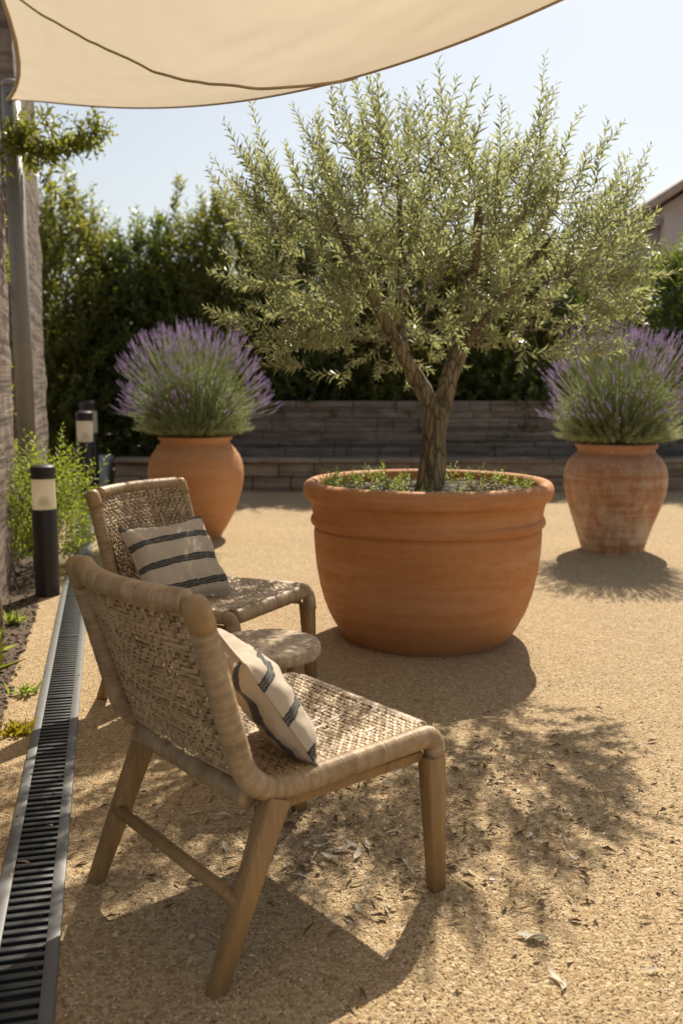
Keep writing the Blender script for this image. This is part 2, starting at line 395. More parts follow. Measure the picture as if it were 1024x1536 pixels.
def scatter_chips(name, n, area, size, mat, flat=.5, z0=.0, label=None, cat=None, ok=None, shape=6):
    """loose chips: squashed random octahedra, one mesh"""
    P = area(n); keep = np.ones(len(P), bool)
    for i in range(len(P)):
        if ok and not ok(P[i, 0], P[i, 1]): keep[i] = False
    P = P[keep]; n = len(P)
    base = np.array([(1, 0, 0), (0, 1, 0), (-1, 0, 0), (0, -1, 0), (0, 0, 1), (0, 0, -1)], float)
    F = np.array([(0, 1, 4), (1, 2, 4), (2, 3, 4), (3, 0, 4), (1, 0, 5), (2, 1, 5), (3, 2, 5), (0, 3, 5)])
    s = size[0] + (size[1] - size[0]) * rng.random(n) ** 2.2
    asp = np.stack([np.ones(n), .55 + .45 * rng.random(n), flat * (.5 + rng.random(n))], 1)
    V = base[None] * (.75 + .5 * rng.random((n, 6, 1))) * (asp * s[:, None] * .5)[:, None, :]
    a = rng.random(n) * 6.283; ca, sa = np.cos(a), np.sin(a)
    tl = (rng.random(n) - .5) * .9; V = np.stack([V[..., 0], V[..., 1] * np.cos(tl)[:, None] - V[..., 2] * np.sin(tl)[:, None], V[..., 1] * np.sin(tl)[:, None] + V[..., 2] * np.cos(tl)[:, None]], -1)
    V = np.stack([V[..., 0] * ca[:, None] - V[..., 1] * sa[:, None], V[..., 0] * sa[:, None] + V[..., 1] * ca[:, None], V[..., 2]], -1)
    V += P[:, None, :]; V[..., 2] += z0 + (s * asp[:, 2] * .3)[:, None]
    F = (F[None] + (np.arange(n) * 6)[:, None, None]).reshape(-1, 3)
    return np_mesh(name, V.reshape(-1, 3), [F], mat)

def fan_area(y0, y1, px0=-.40, px1=.40):
    def f(n):
        u = rng.random(n); y = 1 / (1 / y0 + u * (1 / y1 - 1 / y0)); x = y * (px0 + (px1 - px0) * rng.random(n))
        return np.stack([x, y, np.zeros(n)], 1)
    return f
okg = lambda x, y: not in_drain(x, y) and x > (-1.246 - .2505 * (y - 4.03)) - .3
tag(scatter_chips('gravel', 42000, fan_area(1.5, 6.5), (.0025, .0085), M['pebble'], .6, ok=okg), kind='stuff')
def lit(n):
    p = rng.normal(size=(n, 2)) * np.array([.50, .42]) + np.array([.22, 2.75]); return np.concatenate([p, np.zeros((n, 1))], 1)

# curled leaves ------------------------------------------------
def leaves(P, D, Nn, Ln, Wd, fold=.25, curl=.15, mid=.45):
    """P base points, D directions, Nn normals -> verts/faces of folded two-triangle leaves (4 verts, fan of 2)"""
    D = D / np.linalg.norm(D, axis=1, keepdims=True); S = np.cross(D, Nn); S /= np.maximum(1e-6, np.linalg.norm(S, axis=1, keepdims=True)); Nn = np.cross(S, D)
    Ln = Ln[:, None]; Wd = Wd[:, None]
    m = P + D * Ln * mid; tip = P + D * Ln - Nn * Ln * curl
    V = np.stack([P, m + S * Wd * .5 + Nn * Wd * fold, tip, m - S * Wd * .5 + Nn * Wd * fold], 1)
    n = len(P); b = (np.arange(n) * 4)[:, None]
    F = np.concatenate([b + np.array([[0, 1, 2]]), b + np.array([[0, 2, 3]])], 0)
    return V.reshape(-1, 3), F

def rnd_unit(n):
    v = rng.normal(size=(n, 3)); return v / np.linalg.norm(v, axis=1, keepdims=True)

p = lit(950); n = len(p); d = rnd_unit(n); d[:, 2] *= .18; nn = np.tile([0, 0, 1.0], (n, 1)) + rnd_unit(n) * .45
p[:, 2] = .006 + .006 * rng.random(n)
V, F = leaves(p, d, nn, .018 + .04 * rng.random(n) ** 1.8, .006 + .012 * rng.random(n), .3, .12)
V[:, 2] = np.maximum(V[:, 2], .0015)
tag(np_mesh('leaf_litter', V, [F], M['litter']), kind='stuff')
def bedarea(n):
    y = 1.6 + 8.5 * rng.random(n) ** 1.3; o = -.2 - .75 * rng.random(n) ** 1.2
    return np.stack([-1.246 - .2505 * (y - 4.03) + DN.x * o, y + DN.y * o, np.full(n, .004)], 1)
def drainarea(n):
    y = 1.5 + 6 * rng.random(n) ** 1.4; o = np.clip(rng.normal(size=n) * .055 + .03, -.085, .085)
    return np.stack([-1.246 - .2505 * (y - 4.03) + DN.x * o, y + DN.y * o, np.full(n, .0125)], 1)
tag(scatter_chips('drain_grit', 170, drainarea, (.003, .010), M['mulch'], .6), kind='stuff')
tag(scatter_chips('bark_mulch', 7000, bedarea, (.008, .034), M['mulch'], .35), kind='stuff')

# ------------------------------------------------------------------ drainage channel
dr = empty('drainage_channel', (0, 0, 0), 0, 'long narrow slotted metal drain running along the gravel beside the planting bed', 'drain')
y0, y1 = .9, 10.4; HW = .0835
for sgn, nm in ((-1, 'edge_rail'), (1, 'edge_rail')):
    mb = MB(); a, b = drain_pt(y0, sgn * (HW - .016)), drain_pt(y1, sgn * (HW - .016)); c = (a + b) / 2
    Mx = Matrix.Translation(c) @ Matrix.Rotation(math.atan2(DD.y, DD.x), 4, 'Z')
    mb.box((0, 0, .004), ((b - a).length, .032, .016), Mx, .002)
    mb.build(nm, M['steel'], dr, False)
mb = MB(); a, b = drain_pt(y0, 0), drain_pt(y1, 0); c = (a + b) / 2; Mx = Matrix.Translation(c) @ Matrix.Rotation(math.atan2(DD.y, DD.x), 4, 'Z')
mb.box((0, 0, .0005), ((b - a).length, .112, .003), Mx); mb.build('channel', M['dark'], dr, False)
step = .036; s = 0; T = (drain_pt(y1) - drain_pt(y0)).length; base = drain_pt(y0); k = 0
while s < T - .5:
    mb = MB(); s_end = min(T, s + 1.0); t = s + .02
    Mz = Matrix.Rotation(math.atan2(DD.y, DD.x), 4, 'Z')
    while t < s_end - .015:
        mb.box((0, 0, 0), (.0165, .110, .007), Matrix.Translation(base + DD * t + Vector((0, 0, .0075 + random.uniform(-.0005, .0005)))) @ Mz, .0015); t += step
    mb.box((0, 0, 0), (.012, .110, .0078), Matrix.Translation(base + DD * (s_end - .006) + Vector((0, 0, .0078))) @ Mz, .0012)
    mb.build('grate', M['grate'], dr, False); s = s_end

# ------------------------------------------------------------------ lounge chairs
HWC = .29; ZT, ST = .855, -.064; SB, ZB = .090, .412; SC, ZC = .612, .424
def wrap(path, ra, rb, pitch=.0066, seg=14, rj=.05):
    pts = resample(path, pitch / 3); rad = []
    for i in range(len(pts)):
        k_ = i // 3; w_ = ((k_ * 7919) % 13) / 13 - .5
        f = (1.0 + .025 * w_ if i % 3 else .925) + random.uniform(-.5, .5) * rj * .4
        rad.append((ra * f, rb * f))
    return pts, rad
def backpt(t, v):                     # t 0 at the seat bend, 1 at the top; v -1..1 across
    b = Vector((SB - .01, 0, ZB)); a = Vector((ST, 0, ZT)); pnt = b.lerp(a, t)
    bow = .050 * (1 - v * v) * (.15 + .85 * t)
    return Vector((pnt.x - bow, v * (HWC - .012), pnt.z))
def seatpt(t, v):                     # t 0 at the back, 1 at the front
    sag = .022 * (1 - v ** 2) * (1 - (2 * t - 1) ** 2)
    return Vector((SB + .03 + (SC - .01 - SB - .03) * t, v * (HWC - .012), ZB + (ZC - ZB) * t + .024 - sag))
def weave(surf, nu, nv, L, Wt, parent, name, seed, mb=None):
    r = random.Random(seed); last = mb is not None; mb = mb or MB(); h = .0038
    du, dv = L / nu, Wt / nv
    pat = [[((i + j) % 2 == 0) if r.random() > .3 else (r.random() > .5) for j in range(nv)] for i in range(nu)]
    def nrm(t, v):
        e = .01; a = surf(min(1, t + e), v) - surf(max(0, t - e), v); b = surf(t, min(1, v + e)) - surf(t, max(-1, v - e)); return a.cross(b).normalized()
    def strip(fn, cnt, width, hs):
        b = len(mb.v); n = len(fn)
        for (t, v, hh, side) in fn:
            N = nrm(t, v); c = surf(t, v) + N * hh
            for kx, hz in ((-1, -.0012), (0, .0012), (1, -.0012)):
                if side == 'v': q_ = surf(t, max(-1, min(1, v + kx * width / Wt)))
                else: q_ = surf(max(0, min(1, t + kx * width / 2 / L)), v)
                mb.v.append(tuple(q_ + N * (hh + hz)))
        for i in range(n - 1):
            for k in range(2): mb.face((b + i * 3 + k, b + i * 3 + k + 1, b + i * 3 + k + 4, b + i * 3 + k + 3))
    for j in range(nv):              # warp, along t
        fn = []; ww = dv * (.74 + .16 * r.random()); off = (r.random() - .5) * .16
        for i in range(nu):
            for f in (.25, .75):
                hh = h if pat[i][j] else -h
                fn.append(((i + f) / nu, -1 + 2 * (j + .5 + off) / nv, hh * (.8 + .4 * r.random()), 'v'))
        fn.insert(0, (0, fn[0][1], 0, 'v')); fn.append((1, fn[0][1], 0, 'v')); strip(fn, nu, ww, 0)
    for i in range(nu):
        fn = []; ww = du * (.70 + .16 * r.random()); off = (r.random() - .5) * .16
        for j in range(nv):
            for f in (.25, .75):
                hh = -h if pat[i][j] else h
                fn.append(((i + .5 + off) / nu, -1 + 2 * (j + f) / nv, hh * (.8 + .4 * r.random()), 'u'))
        fn.insert(0, (fn[0][0], -1, 0, 'u')); fn.append((fn[0][0], 1, 0, 'u')); strip(fn, nv, ww, 0)
    return mb.build(name, M['weave'], parent, True) if last else mb

def taper(mb, p0, p1, d0, d1, side=(0, 1, 0)):
    """tapered rectangular leg from p0 (top) to p1 (foot); d = (along chair, across)"""
    p0, p1 = Vector(p0), Vector(p1); ax = (p1 - p0).normalized(); sd = Vector(side); fx = sd.cross(ax).normalized()
    bm = bmesh.new(); vs = []
    for p_, d_ in ((p0, d0), (p1, d1)):
        for a, b in ((-1, -1), (1, -1), (1, 1), (-1, 1)):
            q_ = p_ + fx * a * d_[0] / 2 + sd * b * d_[1] / 2
            if p_ is p1: q_.z = 0.0
            vs.append(bm.verts.new(q_))
    for f in ((3, 2, 1, 0), (4, 5, 6, 7), (0, 1, 5, 4), (1, 2, 6, 5), (2, 3, 7, 6), (3, 0, 4, 7)): bm.faces.new([vs[i] for i in f])
    bmesh.ops.recalc_face_normals(bm, faces=bm.faces[:]); bmesh.ops.bevel(bm, geom=bm.edges[:], offset=.0022, segments=1, affect='EDGES')
    bm.verts.index_update(); mb.add([v.co.copy() for v in bm.verts], [[v.index for v in f.verts] for f in bm.faces]); bm.free()

def make_chair(loc, rz, label, seed):
    random.seed(seed)
    c = empty('lounge_chair', loc, rz, label, 'chair', 'woven lounge chairs around the small table')
    for sg in (-1, 1):
        y = sg * HWC
        path = fillet([(ST + .012, y, ZT - .035), (SB - .03, y, ZB), (SC + .012, y, ZC), (SC + .022, y, ZC - .085)], [.14, .045], 12)
        pts, rad = wrap(path, .0295, .027); mb = MB(); mb.tube(pts, rad, 16, up=(1, 0, 0)); mb.tone(mb.build('side_rail', M['cord'], c), 3, 16)
        # smooth wooden cap on the post
        a = Vector((ST + .016, y, ZT - .045)); d = Vector((ST - SB, 0, ZT - ZB)).normalized(); mb = MB()
        zz = [0, .02, .05, .066, .076, .081]; rr = [.0292, .0305, .0305, .028, .021, .008]
        mb.tube([a + d * z_ for z_ in zz], rr, 20, up=(1, 0, 0)); mb.build('post_cap', M['capwood'], c)
    top = [backpt(1.0, -1 + 2 * i / 24) + Vector((0, 0, .012)) for i in range(25)]; top = [Vector((q_.x, q_.y * .9, q_.z)) for q_ in top]
    pts, rad = wrap(top, .0275, .027); mb = MB(); mb.tube(pts, rad, 16); mb.tone(mb.build('top_rail', M['cord'], c), 3, 16)
    pts, rad = wrap([(SB - .012, -HWC + .03, ZB - .012), (SB - .012, HWC - .03, ZB - .012)], .028, .027, .011, rj=.12); mb = MB(); mb.tube(pts, rad, 14); mb.tone(mb.build('rear_rail', M['cord'], c), 3, 14)
    pts, rad = wrap([(SC, -HWC + .03, ZC - .004), (SC, HWC - .03, ZC - .004)], .032, .030, .010, rj=.1); mb = MB(); mb.tube(pts, rad, 14); mb.tone(mb.build('front_rail', M['cord'], c), 3, 14)
    under = weave(lambda t, v: seatpt(t, v) + Vector((0, 0, -.018)), 32, 36, .50, .556, c, 'seat', seed + 5)
    weave(lambda t, v: seatpt(t, v), 32, 36, .50, .556, c, 'seat', seed + 1, under)
    inner = weave(lambda t, v: backpt(.05 + .93 * t, v) + Vector((.018, 0, .006)), 31, 37, .44, .556, c, 'backrest', seed + 6)
    weave(lambda t, v: backpt(.05 + .93 * t, v), 30, 36, .44, .556, c, 'backrest', seed + 2, inner)
    for sg in (-1, 1):
        y = sg * (HWC + .004); mb = MB(); taper(mb, (SB + .035, y, ZB - .012), (-.043, sg * .302, 0), (.058, .046), (.042, .036)); mb.build('leg', M['teak'], c, False)
        mb = MB(); taper(mb, (SC + .004, y, ZC - .055), (.632, sg * .302, 0), (.060, .046), (.040, .034)); mb.build('leg', M['teak'], c, False)
        mb = MB(); mb.box(((SB + SC) / 2, sg * (HWC - .012), ZC - .052), (SC - SB - .04, .020, .026), None, .004); mb.build('under_rail', M['teak'], c, False)
    mb = MB(); mb.tube([(.024, -.30, .185), (.024, .30, .185)], .0165, 14); mb.build('stretcher', M['teak'], c)
    return c
c1 = make_chair((-.431, 2.135, 0), .687, 'woven rush lounge chair nearest the camera, seen from behind, shading its own legs', 3)
c2 = make_chair((-.834, 4.063, 0), -.49, 'woven rush lounge chair beyond the round table, cushion propped on its sunlit back', 40)

# ------------------------------------------------------------------ cushions
def make_cushion(loc, rot, label, W=.43, H=.40, T=.075, seed=1):
    n = 40; V = []; F = []
    def th(u, v): return T * (max(0, (1 - u * u)) * max(0, (1 - v * v))) ** .42
    for side in (1, -1):
        b = len(V)
        for i in range(n + 1):
            for j in range(n + 1):
                u, v = -1 + 2 * i / n, -1 + 2 * j / n
                x = u * W / 2 * (1 - .075 * (1 - v * v)); y = v * H / 2 * (1 - .075 * (1 - u * u)); z = th(u, v)
                wr = mn.noise(Vector((u * 2.2 + seed, v * 2.2, side * 3))) * .013 * min(1, z / .03) + mn.noise(Vector((u * 7 + seed, v * 5, side))) * .005 * min(1, z / .02)
                dent = -.012 * math.exp(-((u - .1) ** 2 * 3 + (v - .9) ** 2 * 5))
                V.append((x, y + dent, side * (z + wr)))
        for i in range(n):
            for j in range(n):
                a = b + i * (n + 1) + j; f = (a, a + n + 1, a + n + 2, a + 1); F.append(f if side == 1 else f[::-1])
    o = np_mesh('cushion', V, [np.array(F)], M['pillow'], None, True)
    o.location = loc; o.rotation_euler = rot
    tag(o, label, 'cushion', 'striped cushions on the lounge chairs')
    ring = []
    for k in range(160):
        s = k / 40
        u, v = ((-1 + 2 * s, -1) if s < 1 else (1, -1 + 2 * (s - 1)) if s < 2 else (1 - 2 * (s - 2), 1) if s < 3 else (-1, 1 - 2 * (s - 3)))
        dent = -.012 * math.exp(-((u - .1) ** 2 * 3 + (v - .9) ** 2 * 5))
        ring.append((u * W / 2 * (1 - .075 * (1 - v * v)), v * H / 2 * (1 - .075 * (1 - u * u)) + dent, 0))
    ring.append(ring[0]); mb = MB(); mb.tube(ring, .0032, 6, cap=False, up=(0, 0, 1)); mb.build('piping', M['pillow'], o)
    return o
def place_on(chair_loc, rz, sp, l, z, lean, yaw, roll=0):
    """frame: local x across the chair, local y up the cushion, local z towards the sitter"""
    Mx = Matrix.Translation(chair_loc) @ Matrix.Rotation(rz, 4, 'Z') @ Matrix.Translation((sp, l, z)) @ Matrix.Rotation(yaw, 4, 'Z') @ Matrix.Rotation(-lean, 4, 'Y')
    B = Matrix(((0, 0, 1, 0), (1, 0, 0, 0), (0, 1, 0, 0), (0, 0, 0, 1))).to_4x4()
    return Mx @ B @ Matrix.Rotation(roll, 4, 'Z')
m1 = place_on((-.431, 2.135, 0), .687, .225, -.105, .570, R(33), R(-20), R(0))
make_cushion(m1.to_translation(), m1.to_euler(), 'cream cushion with charcoal stripes on the nearest chair, seen edge on', .35, .31, .062, 2)
m2 = place_on((-.834, 4.063, 0), -.49, .225, -.115, .585, R(33), R(-16), R(2))
make_cushion(m2.to_translation(), m2.to_euler(), 'cream cushion with charcoal stripes facing out on the farther chair', .42, .37, .075, 9)

# ------------------------------------------------------------------ side table
t = empty('side_table', (-.262, 3.165, 0), .4, 'low round pale wooden side table standing between the two lounge chairs', 'table')
mb = MB(); prof = [(0, .380), (.164, .380), (.174, .384), (.179, .393), (.1795, .418), (.175, .426), (.166, .4295), (0, .4295)]
mb.lathe([(r * 1.06, z) for r, z in prof], 96, lambda a, r, z: .0022 * math.sin(a * 31 + 3 * math.sin(a * 5)) * (r > .17) + .004 * mn.noise(Vector((math.cos(a) * 3, math.sin(a) * 3, z * 9))))
mb.build('tabletop', M['tabletop'], t)
for k in range(3):
    a = k * 2.094 + .25; mb = MB(); taper(mb, (.105 * math.cos(a), .105 * math.sin(a), .380), (.150 * math.cos(a), .150 * math.sin(a), 0), (.040, .040), (.028, .028), (-math.sin(a), math.cos(a), 0)); mb.build('leg', M['teak'], t, False)

# ------------------------------------------------------------------ big pot with olive tree
PX, PY = .45, 4.86
pot = empty('terracotta_pot', (PX, PY, -.008), 0, 'huge round smooth terracotta pot with rolled rim holding the olive tree', 'plant pot')
prof = [(0, 0), (.405, 0), (.430, .008), (.446, .025), (.478, .075), (.520, .155), (.552, .25), (.574, .35), (.588, .45), (.594, .54), (.592, .588), (.586, .600), (.606, .612), (.612, .632), (.604, .650), (.598, .658),
        (.600, .672), (.603, .70), (.612, .735), (.632, .748), (.644, .768), (.648, .792), (.643, .815), (.630, .832), (.612, .839), (.592, .835), (.576, .82), (.570, .79), (.566, .72)]
wob = lambda a, r, z: .0045 * mn.noise(Vector((math.cos(a) * 1.6, math.sin(a) * 1.6, z * 3))) + .0016 * mn.noise(Vector((math.cos(a) * 7, math.sin(a) * 7, z * 25)))
pr = catmull([(r, 0, z) for r, z in prof], 3); mb = MB(); mb.lathe([(q_.x, q_.z) for q_ in pr], 128, wob); mb.build('pot_body', M['pot'], pot)
mb = MB(); nr, na = 14, 64
for i in range(nr + 1):
    for k in range(na):
        r = .572 * i / nr; a = 2 * math.pi * k / na; x, y = r * math.cos(a), r * math.sin(a)
        mb.v.append((x, y, .772 + .022 * mn.noise(Vector((x * 5, y * 5, 0))) + .012 * mn.noise(Vector((x * 18, y * 18, 2))) + .03 * (1 - r / .57)))
for i in range(nr):
    for k in range(na): k2 = (k + 1) % na; mb.face((i * na + k, i * na + k2, (i + 1) * na + k2, (i + 1) * na + k))
mb.build('soil', M['soil'], pot)
def potdisc(n):
    r = .56 * np.sqrt(rng.random(n)); a = rng.random(n) * 6.283; return np.stack([PX + r * np.cos(a), PY + r * np.sin(a), np.full(n, .785)], 1)
o = scatter_chips('soil_chips', 1500, potdisc, (.008, .03), M['litter'], .6); o.parent = pot; o.matrix_parent_inverse = Matrix.Translation((-PX, -PY, 0)); o['kind'] = 'stuff'

def sprigs(base, dirs, lens, nleaf, ll, lw, up=.6, spread=.8, start=.15, droop=0.0, stem_r=0, mbs=None, jitter=.12):
    """leafy shoots: returns leaf arrays; pairs of leaves along curved stems"""
    n = len(base); Ps, Ds, Ns, Ls, Ws = [], [], [], [], []
    for i in range(n):
        k = nleaf if isinstance(nleaf, int) else int(nleaf[i]); d = Vector(dirs[i]).normalized(); L = lens[i]
        side = d.cross(Vector((rng.normal(), rng.normal(), rng.normal()))).normalized(); bend = Vector((0, 0, 1)) * (up * .35 - droop) * L
        tt = np.linspace(start, 1, k); b = Vector(base[i]); ph = rng.random() * 6.28
        pts = []
        for j, t_ in enumerate(tt):
            c = b + d * (L * t_) + bend * (t_ * t_) ; pts.append(c)
            tan = (d * L + bend * (2 * t_)).normalized()
            a = ph + j * 2.4 if True else 0
            s1 = tan.cross(side).normalized(); rad = side * math.cos(a) + s1 * math.sin(a)
            ld = tan * (1 - spread * .5 + .3 * t_) + rad * spread + Vector(rng.normal(size=3)) * jitter
            Ps.append(c); Ds.append(ld); Ns.append(tan * .8 - rad * .5 + Vector(rng.normal(size=3)) * .35)
            g = 1 - .45 * t_ ** 3; Ls.append(ll * (.7 + .6 * rng.random()) * g); Ws.append(lw * (.75 + .5 * rng.random()) * g)
        if mbs is not None and stem_r:
            q_ = [b] + [pts[int(len(pts) * f)] for f in (.3, .65)] + [pts[-1]]; mbs.tube(q_, [stem_r, stem_r * .85, stem_r * .6, stem_r * .3], 3, cap=False)
    return [np.array(x, float) for x in (Ps, Ds, Ns)] + [np.array(Ls), np.array(Ws)]

tree = empty('olive_tree', (PX, PY, .78), 0, 'olive tree with forked trunk and wide grey green crown growing in the huge pot', 'tree')
T0 = Vector((0, 0, -.02))
def W2T(p): return Vector((p[0] - PX, p[1] - PY, p[2] - .78))
fork = W2T((.487, 4.88, 1.20))
tr = MB()
def trunk_tube(pts, rads, seg=14, per=6):
    p_ = catmull(pts, per); n = len(p_); rr = []
    for i in range(n):
        f = i / (n - 1) * (len(rads) - 1); k = min(int(f), len(rads) - 2); rr.append((rads[k] * (1 - f + k) + rads[k + 1] * (f - k)) * (1 + .07 * mn.noise(p_[i] * 14)))
    b = len(tr.v); tr.tube(p_, rr, seg)
    if rads[0] > .03:
        for i in range(b, len(tr.v)):
            v = Vector(tr.v[i]); nz = mn.noise(Vector((v.x * 22, v.y * 22, v.z * 5))) * .011 + mn.noise(v * 45) * .005; c_ = p_[(i - b) // seg]; d = (v - c_)
            if d.length > 1e-4: tr.v[i] = tuple(v + d.normalized() * nz)
trunk_tube([W2T((.462, 4.86, .74)), W2T((.466, 4.86, .80)), W2T((.476, 4.865, .95)), W2T((.484, 4.87, 1.08)), W2T((.490, 4.88, 1.22))], [.088, .074, .066, .064, .066], 20)
mains = {'l': [W2T((.480, 4.88, 1.14)), W2T((.42, 4.87, 1.30)), W2T((.315, 4.84, 1.47)), W2T((.20, 4.80, 1.68)), W2T((.06, 4.78, 1.95)), W2T((-.10, 4.76, 2.25))],
         'r': [W2T((.495, 4.88, 1.13)), W2T((.545, 4.90, 1.30)), W2T((.61, 4.93, 1.50)), W2T((.65, 4.95, 1.72)), W2T((.70, 5.0, 2.0)), W2T((.72, 5.02, 2.4))],
         'r2': [W2T((.62, 4.93, 1.50)), W2T((.72, 4.9, 1.62)), W2T((.86, 4.86, 1.80)), W2T((1.05, 4.85, 2.05))],
         'l2': [W2T((.33, 4.84, 1.45)), W2T((.30, 4.95, 1.7)), W2T((.32, 5.1, 2.0)), W2T((.30, 5.15, 2.4))]}
trunk_tube(mains['l'], [.046, .043, .037, .030, .022, .012]); trunk_tube(mains['r'], [.056, .050, .044, .034, .026, .014])
trunk_tube(mains['r2'], [.032, .028, .022, .013]); trunk_tube(mains['l2'], [.028, .024, .019, .011])
# crown envelope: radius by height, with lobes
CC = W2T((.48, 4.9, 1.98))
def env_ok(p):
    d = p - CC; z = d.z
    a = math.atan2(d.y, d.x); r = math.hypot(d.x, d.y)
    if z > 0: k = max(0, 1 - (z / .52) ** 2) ** .5
    else: k = max(0, 1 - (z / .60) ** 2) ** .42
    lob = 1 + .16 * mn.noise(Vector((math.cos(a) * 1.5, math.sin(a) * 1.5, z * 2.2 + 5))) + (.34 * mn.noise(Vector((d.x * 3.6 + 4, d.y * 3.0, 1.5))) * min(1, z / .3) if z > 0 else 0)
    return r < .96 * k * lob
nodes = []
for k in mains:
    p_ = catmull(mains[k], 4)
    for i, q_ in enumerate(p_):
        if q_.z > .75: nodes.append((q_, .018 * (1 - .6 * i / len(p_))))
tg = []
while len(tg) < 210:
    q_ = CC + Vector((rng.uniform(-1.2, 1.2), rng.uniform(-1.2, 1.2), rng.uniform(-.66, .8)))
    if env_ok(CC + (q_ - CC) * 1.12): tg.append(q_)
tg.sort(key=lambda q_: (q_ - fork).length)
for q_ in tg:
    best = min(nodes, key=lambda nd: (nd[0] - q_).length + (.35 if nd[0].z > q_.z + .05 else 0)); a = best[0]; r0 = max(.0035, best[1] * .72)
    mid = a.lerp(q_, .5) + Vector((rng.normal() * .03, rng.normal() * .03, -.04 * (q_ - a).length + rng.normal() * .02))
    path = catmull([a, mid, q_], 3); n = len(path); tr.tube(path, [r0 * (1 - .6 * i / (n - 1)) for i in range(n)], 6, cap=False)
    for i, c_ in enumerate(path[2:]): nodes.append((c_, r0 * (1 - .6 * (i + 2) / (n - 1))))
NP = np.array([list(nd[0]) for nd in nodes])
bases, dirs, lens, nl = [], [], [], []
cnt = 0
while cnt < 690:
    q_ = CC + Vector((rng.uniform(-1.2, 1.2), rng.uniform(-1.2, 1.2), rng.uniform(-.7, .82)))
    if not env_ok(q_): continue
    edge = not env_ok(CC + (q_ - CC) * 1.28)
    if not edge and rng.random() < .45: continue
    if q_.z < .84 and math.hypot(q_.x - .06, (q_.y - .0) * (1 if q_.y < .1 else .5)) < .5 and q_.y < .3: continue
    if mn.noise(q_ * 2.6 + Vector((3, 1, 7))) < -.04 and rng.random() < .85: continue       # gaps between the leaf clumps
    d = q_ - CC; out = Vector((d.x, d.y, d.z * .6)).normalized()
    upw = .95 if d.z > -.1 else .15
    dr_ = (out * .75 + Vector((0, 0, upw)) + Vector(rng.normal(size=3)) * .35).normalized()
    L = rng.uniform(.13, .26)
    if edge and d.z > .15: L *= rng.uniform(1.0, 1.65)
    bases.append(q_); dirs.append(dr_); lens.append(L); nl.append(int(L / .0096) + 5); cnt += 1
    k = np.argmin(((NP - np.array(q_)) ** 2).sum(1)); a = Vector(NP[k])
    if (a - q_).length > .02: tr.tube([a, a.lerp(q_, .5) + Vector((0, 0, -.01)), q_], [.0028, .0024, .002], 3, cap=False)
for (x, y, z), L in (((0.16, 4.85, 2.46), .28), ((0.60, 4.90, 2.42), .26), ((1.02, 4.90, 2.26), .30), ((0.83, 4.80, 2.36), .22), ((0.35, 4.90, 2.40), .2), ((-0.05, 4.85, 2.40), .22), ((1.26, 4.90, 2.10), .26), ((-0.41, 4.90, 2.12), .26), ((1.36, 4.9, 1.98), .30), ((1.25, 4.85, 2.05), .3)):
    for k in range(5):
        b_ = W2T((x + rng.normal() * .06, y + rng.normal() * .08, z - (.10 if z > 2.2 else 0) + rng.normal() * .05)); bases.append(b_)
        dd = b_ - CC; dirs.append(Vector((dd.x * .45, dd.y * .3, 1.0 if z > 2.15 else .42)).normalized()); lens.append(L * rng.uniform(.7, 1.15)); nl.append(24)
for (x, y, z) in ((-.36, 4.85, 1.86), (-.40, 4.8, 1.72), (-.30, 4.75, 1.52), (-.34, 4.8, 1.62), (-.12, 4.7, 1.44), (1.2, 4.7, 1.55), (1.0, 4.65, 1.50), (1.3, 4.8, 1.70)):
    for k in range(5):
        b_ = W2T((x + rng.normal() * .07, y + rng.normal() * .08, z + rng.normal() * .05)); bases.append(b_)
        dirs.append(Vector((-1 if x < .4 else 1, rng.normal() * .3, rng.uniform(-.25, .2))).normalized()); lens.append(rng.uniform(.14, .26)); nl.append(22)
A = sprigs(bases, dirs, lens, nl, .057, .0155, up=.5, spread=.8, start=.04, stem_r=.0019, mbs=tr)
V, F = leaves(*A, fold=.18, curl=.10)
tr.build('trunk', M['bark'], tree)
np_mesh('crown', V, [F], M['olive'], tree)

# seedlings on the pot soil
bs, dr_, ln = [], [], []
for i in range(150):
    a = rng.uniform(0, 6.283); r = .50 + .05 * rng.random() if rng.random() < .6 else .53 * math.sqrt(rng.random())
    if abs(math.cos(a)) < .35 and rng.random() < .6: continue
    bs.append(Vector((PX + r * math.cos(a), PY + r * math.sin(a), .775))); dr_.append(Vector((rng.normal() * .35, rng.normal() * .35, 1))); ln.append(rng.uniform(.03, .10))
mbw = MB(); A = sprigs(bs, dr_, ln, 9, .026, .011, spread=.9, stem_r=.0016, mbs=mbw); V, F = leaves(*A)
n0 = len(V); V = np.concatenate([V, np.array(mbw.v)]); F4 = np.array(mbw.f[4]) + n0
tag(np_mesh('pot_seedlings', V, [F, F4], M['weed']), kind='stuff')

# ------------------------------------------------------------------ lavender urns
def urn(loc, prof, mat, label, seed):
    u = empty('urn', loc, seed, label, 'urn', 'terracotta urns planted with lavender')
    pr = catmull([(r, 0, z) for r, z in prof], 5)
    wb = lambda a, r, z: .006 * mn.noise(Vector((math.cos(a) * 1.7 + seed, math.sin(a) * 1.7, z * 3))) + .0018 * mn.noise(Vector((math.cos(a) * 3, math.sin(a) * 3, z * 40 + seed)))
    mb = MB(); mb.lathe([(q_.x, q_.z) for q_ in pr], 96, wb); mb.build('urn_body', mat, u)
    mb = MB(); zt = prof[-2][1]; n = 48
    mb.v.append((0, 0, zt)); mb.v += [(.27 * math.cos(6.2832 * k / n), .27 * math.sin(6.2832 * k / n), zt - .01) for k in range(n)]
    for k in range(n): mb.face((0, 1 + k, 1 + (k + 1) % n))
    mb.build('soil', M['soil'], u); return u
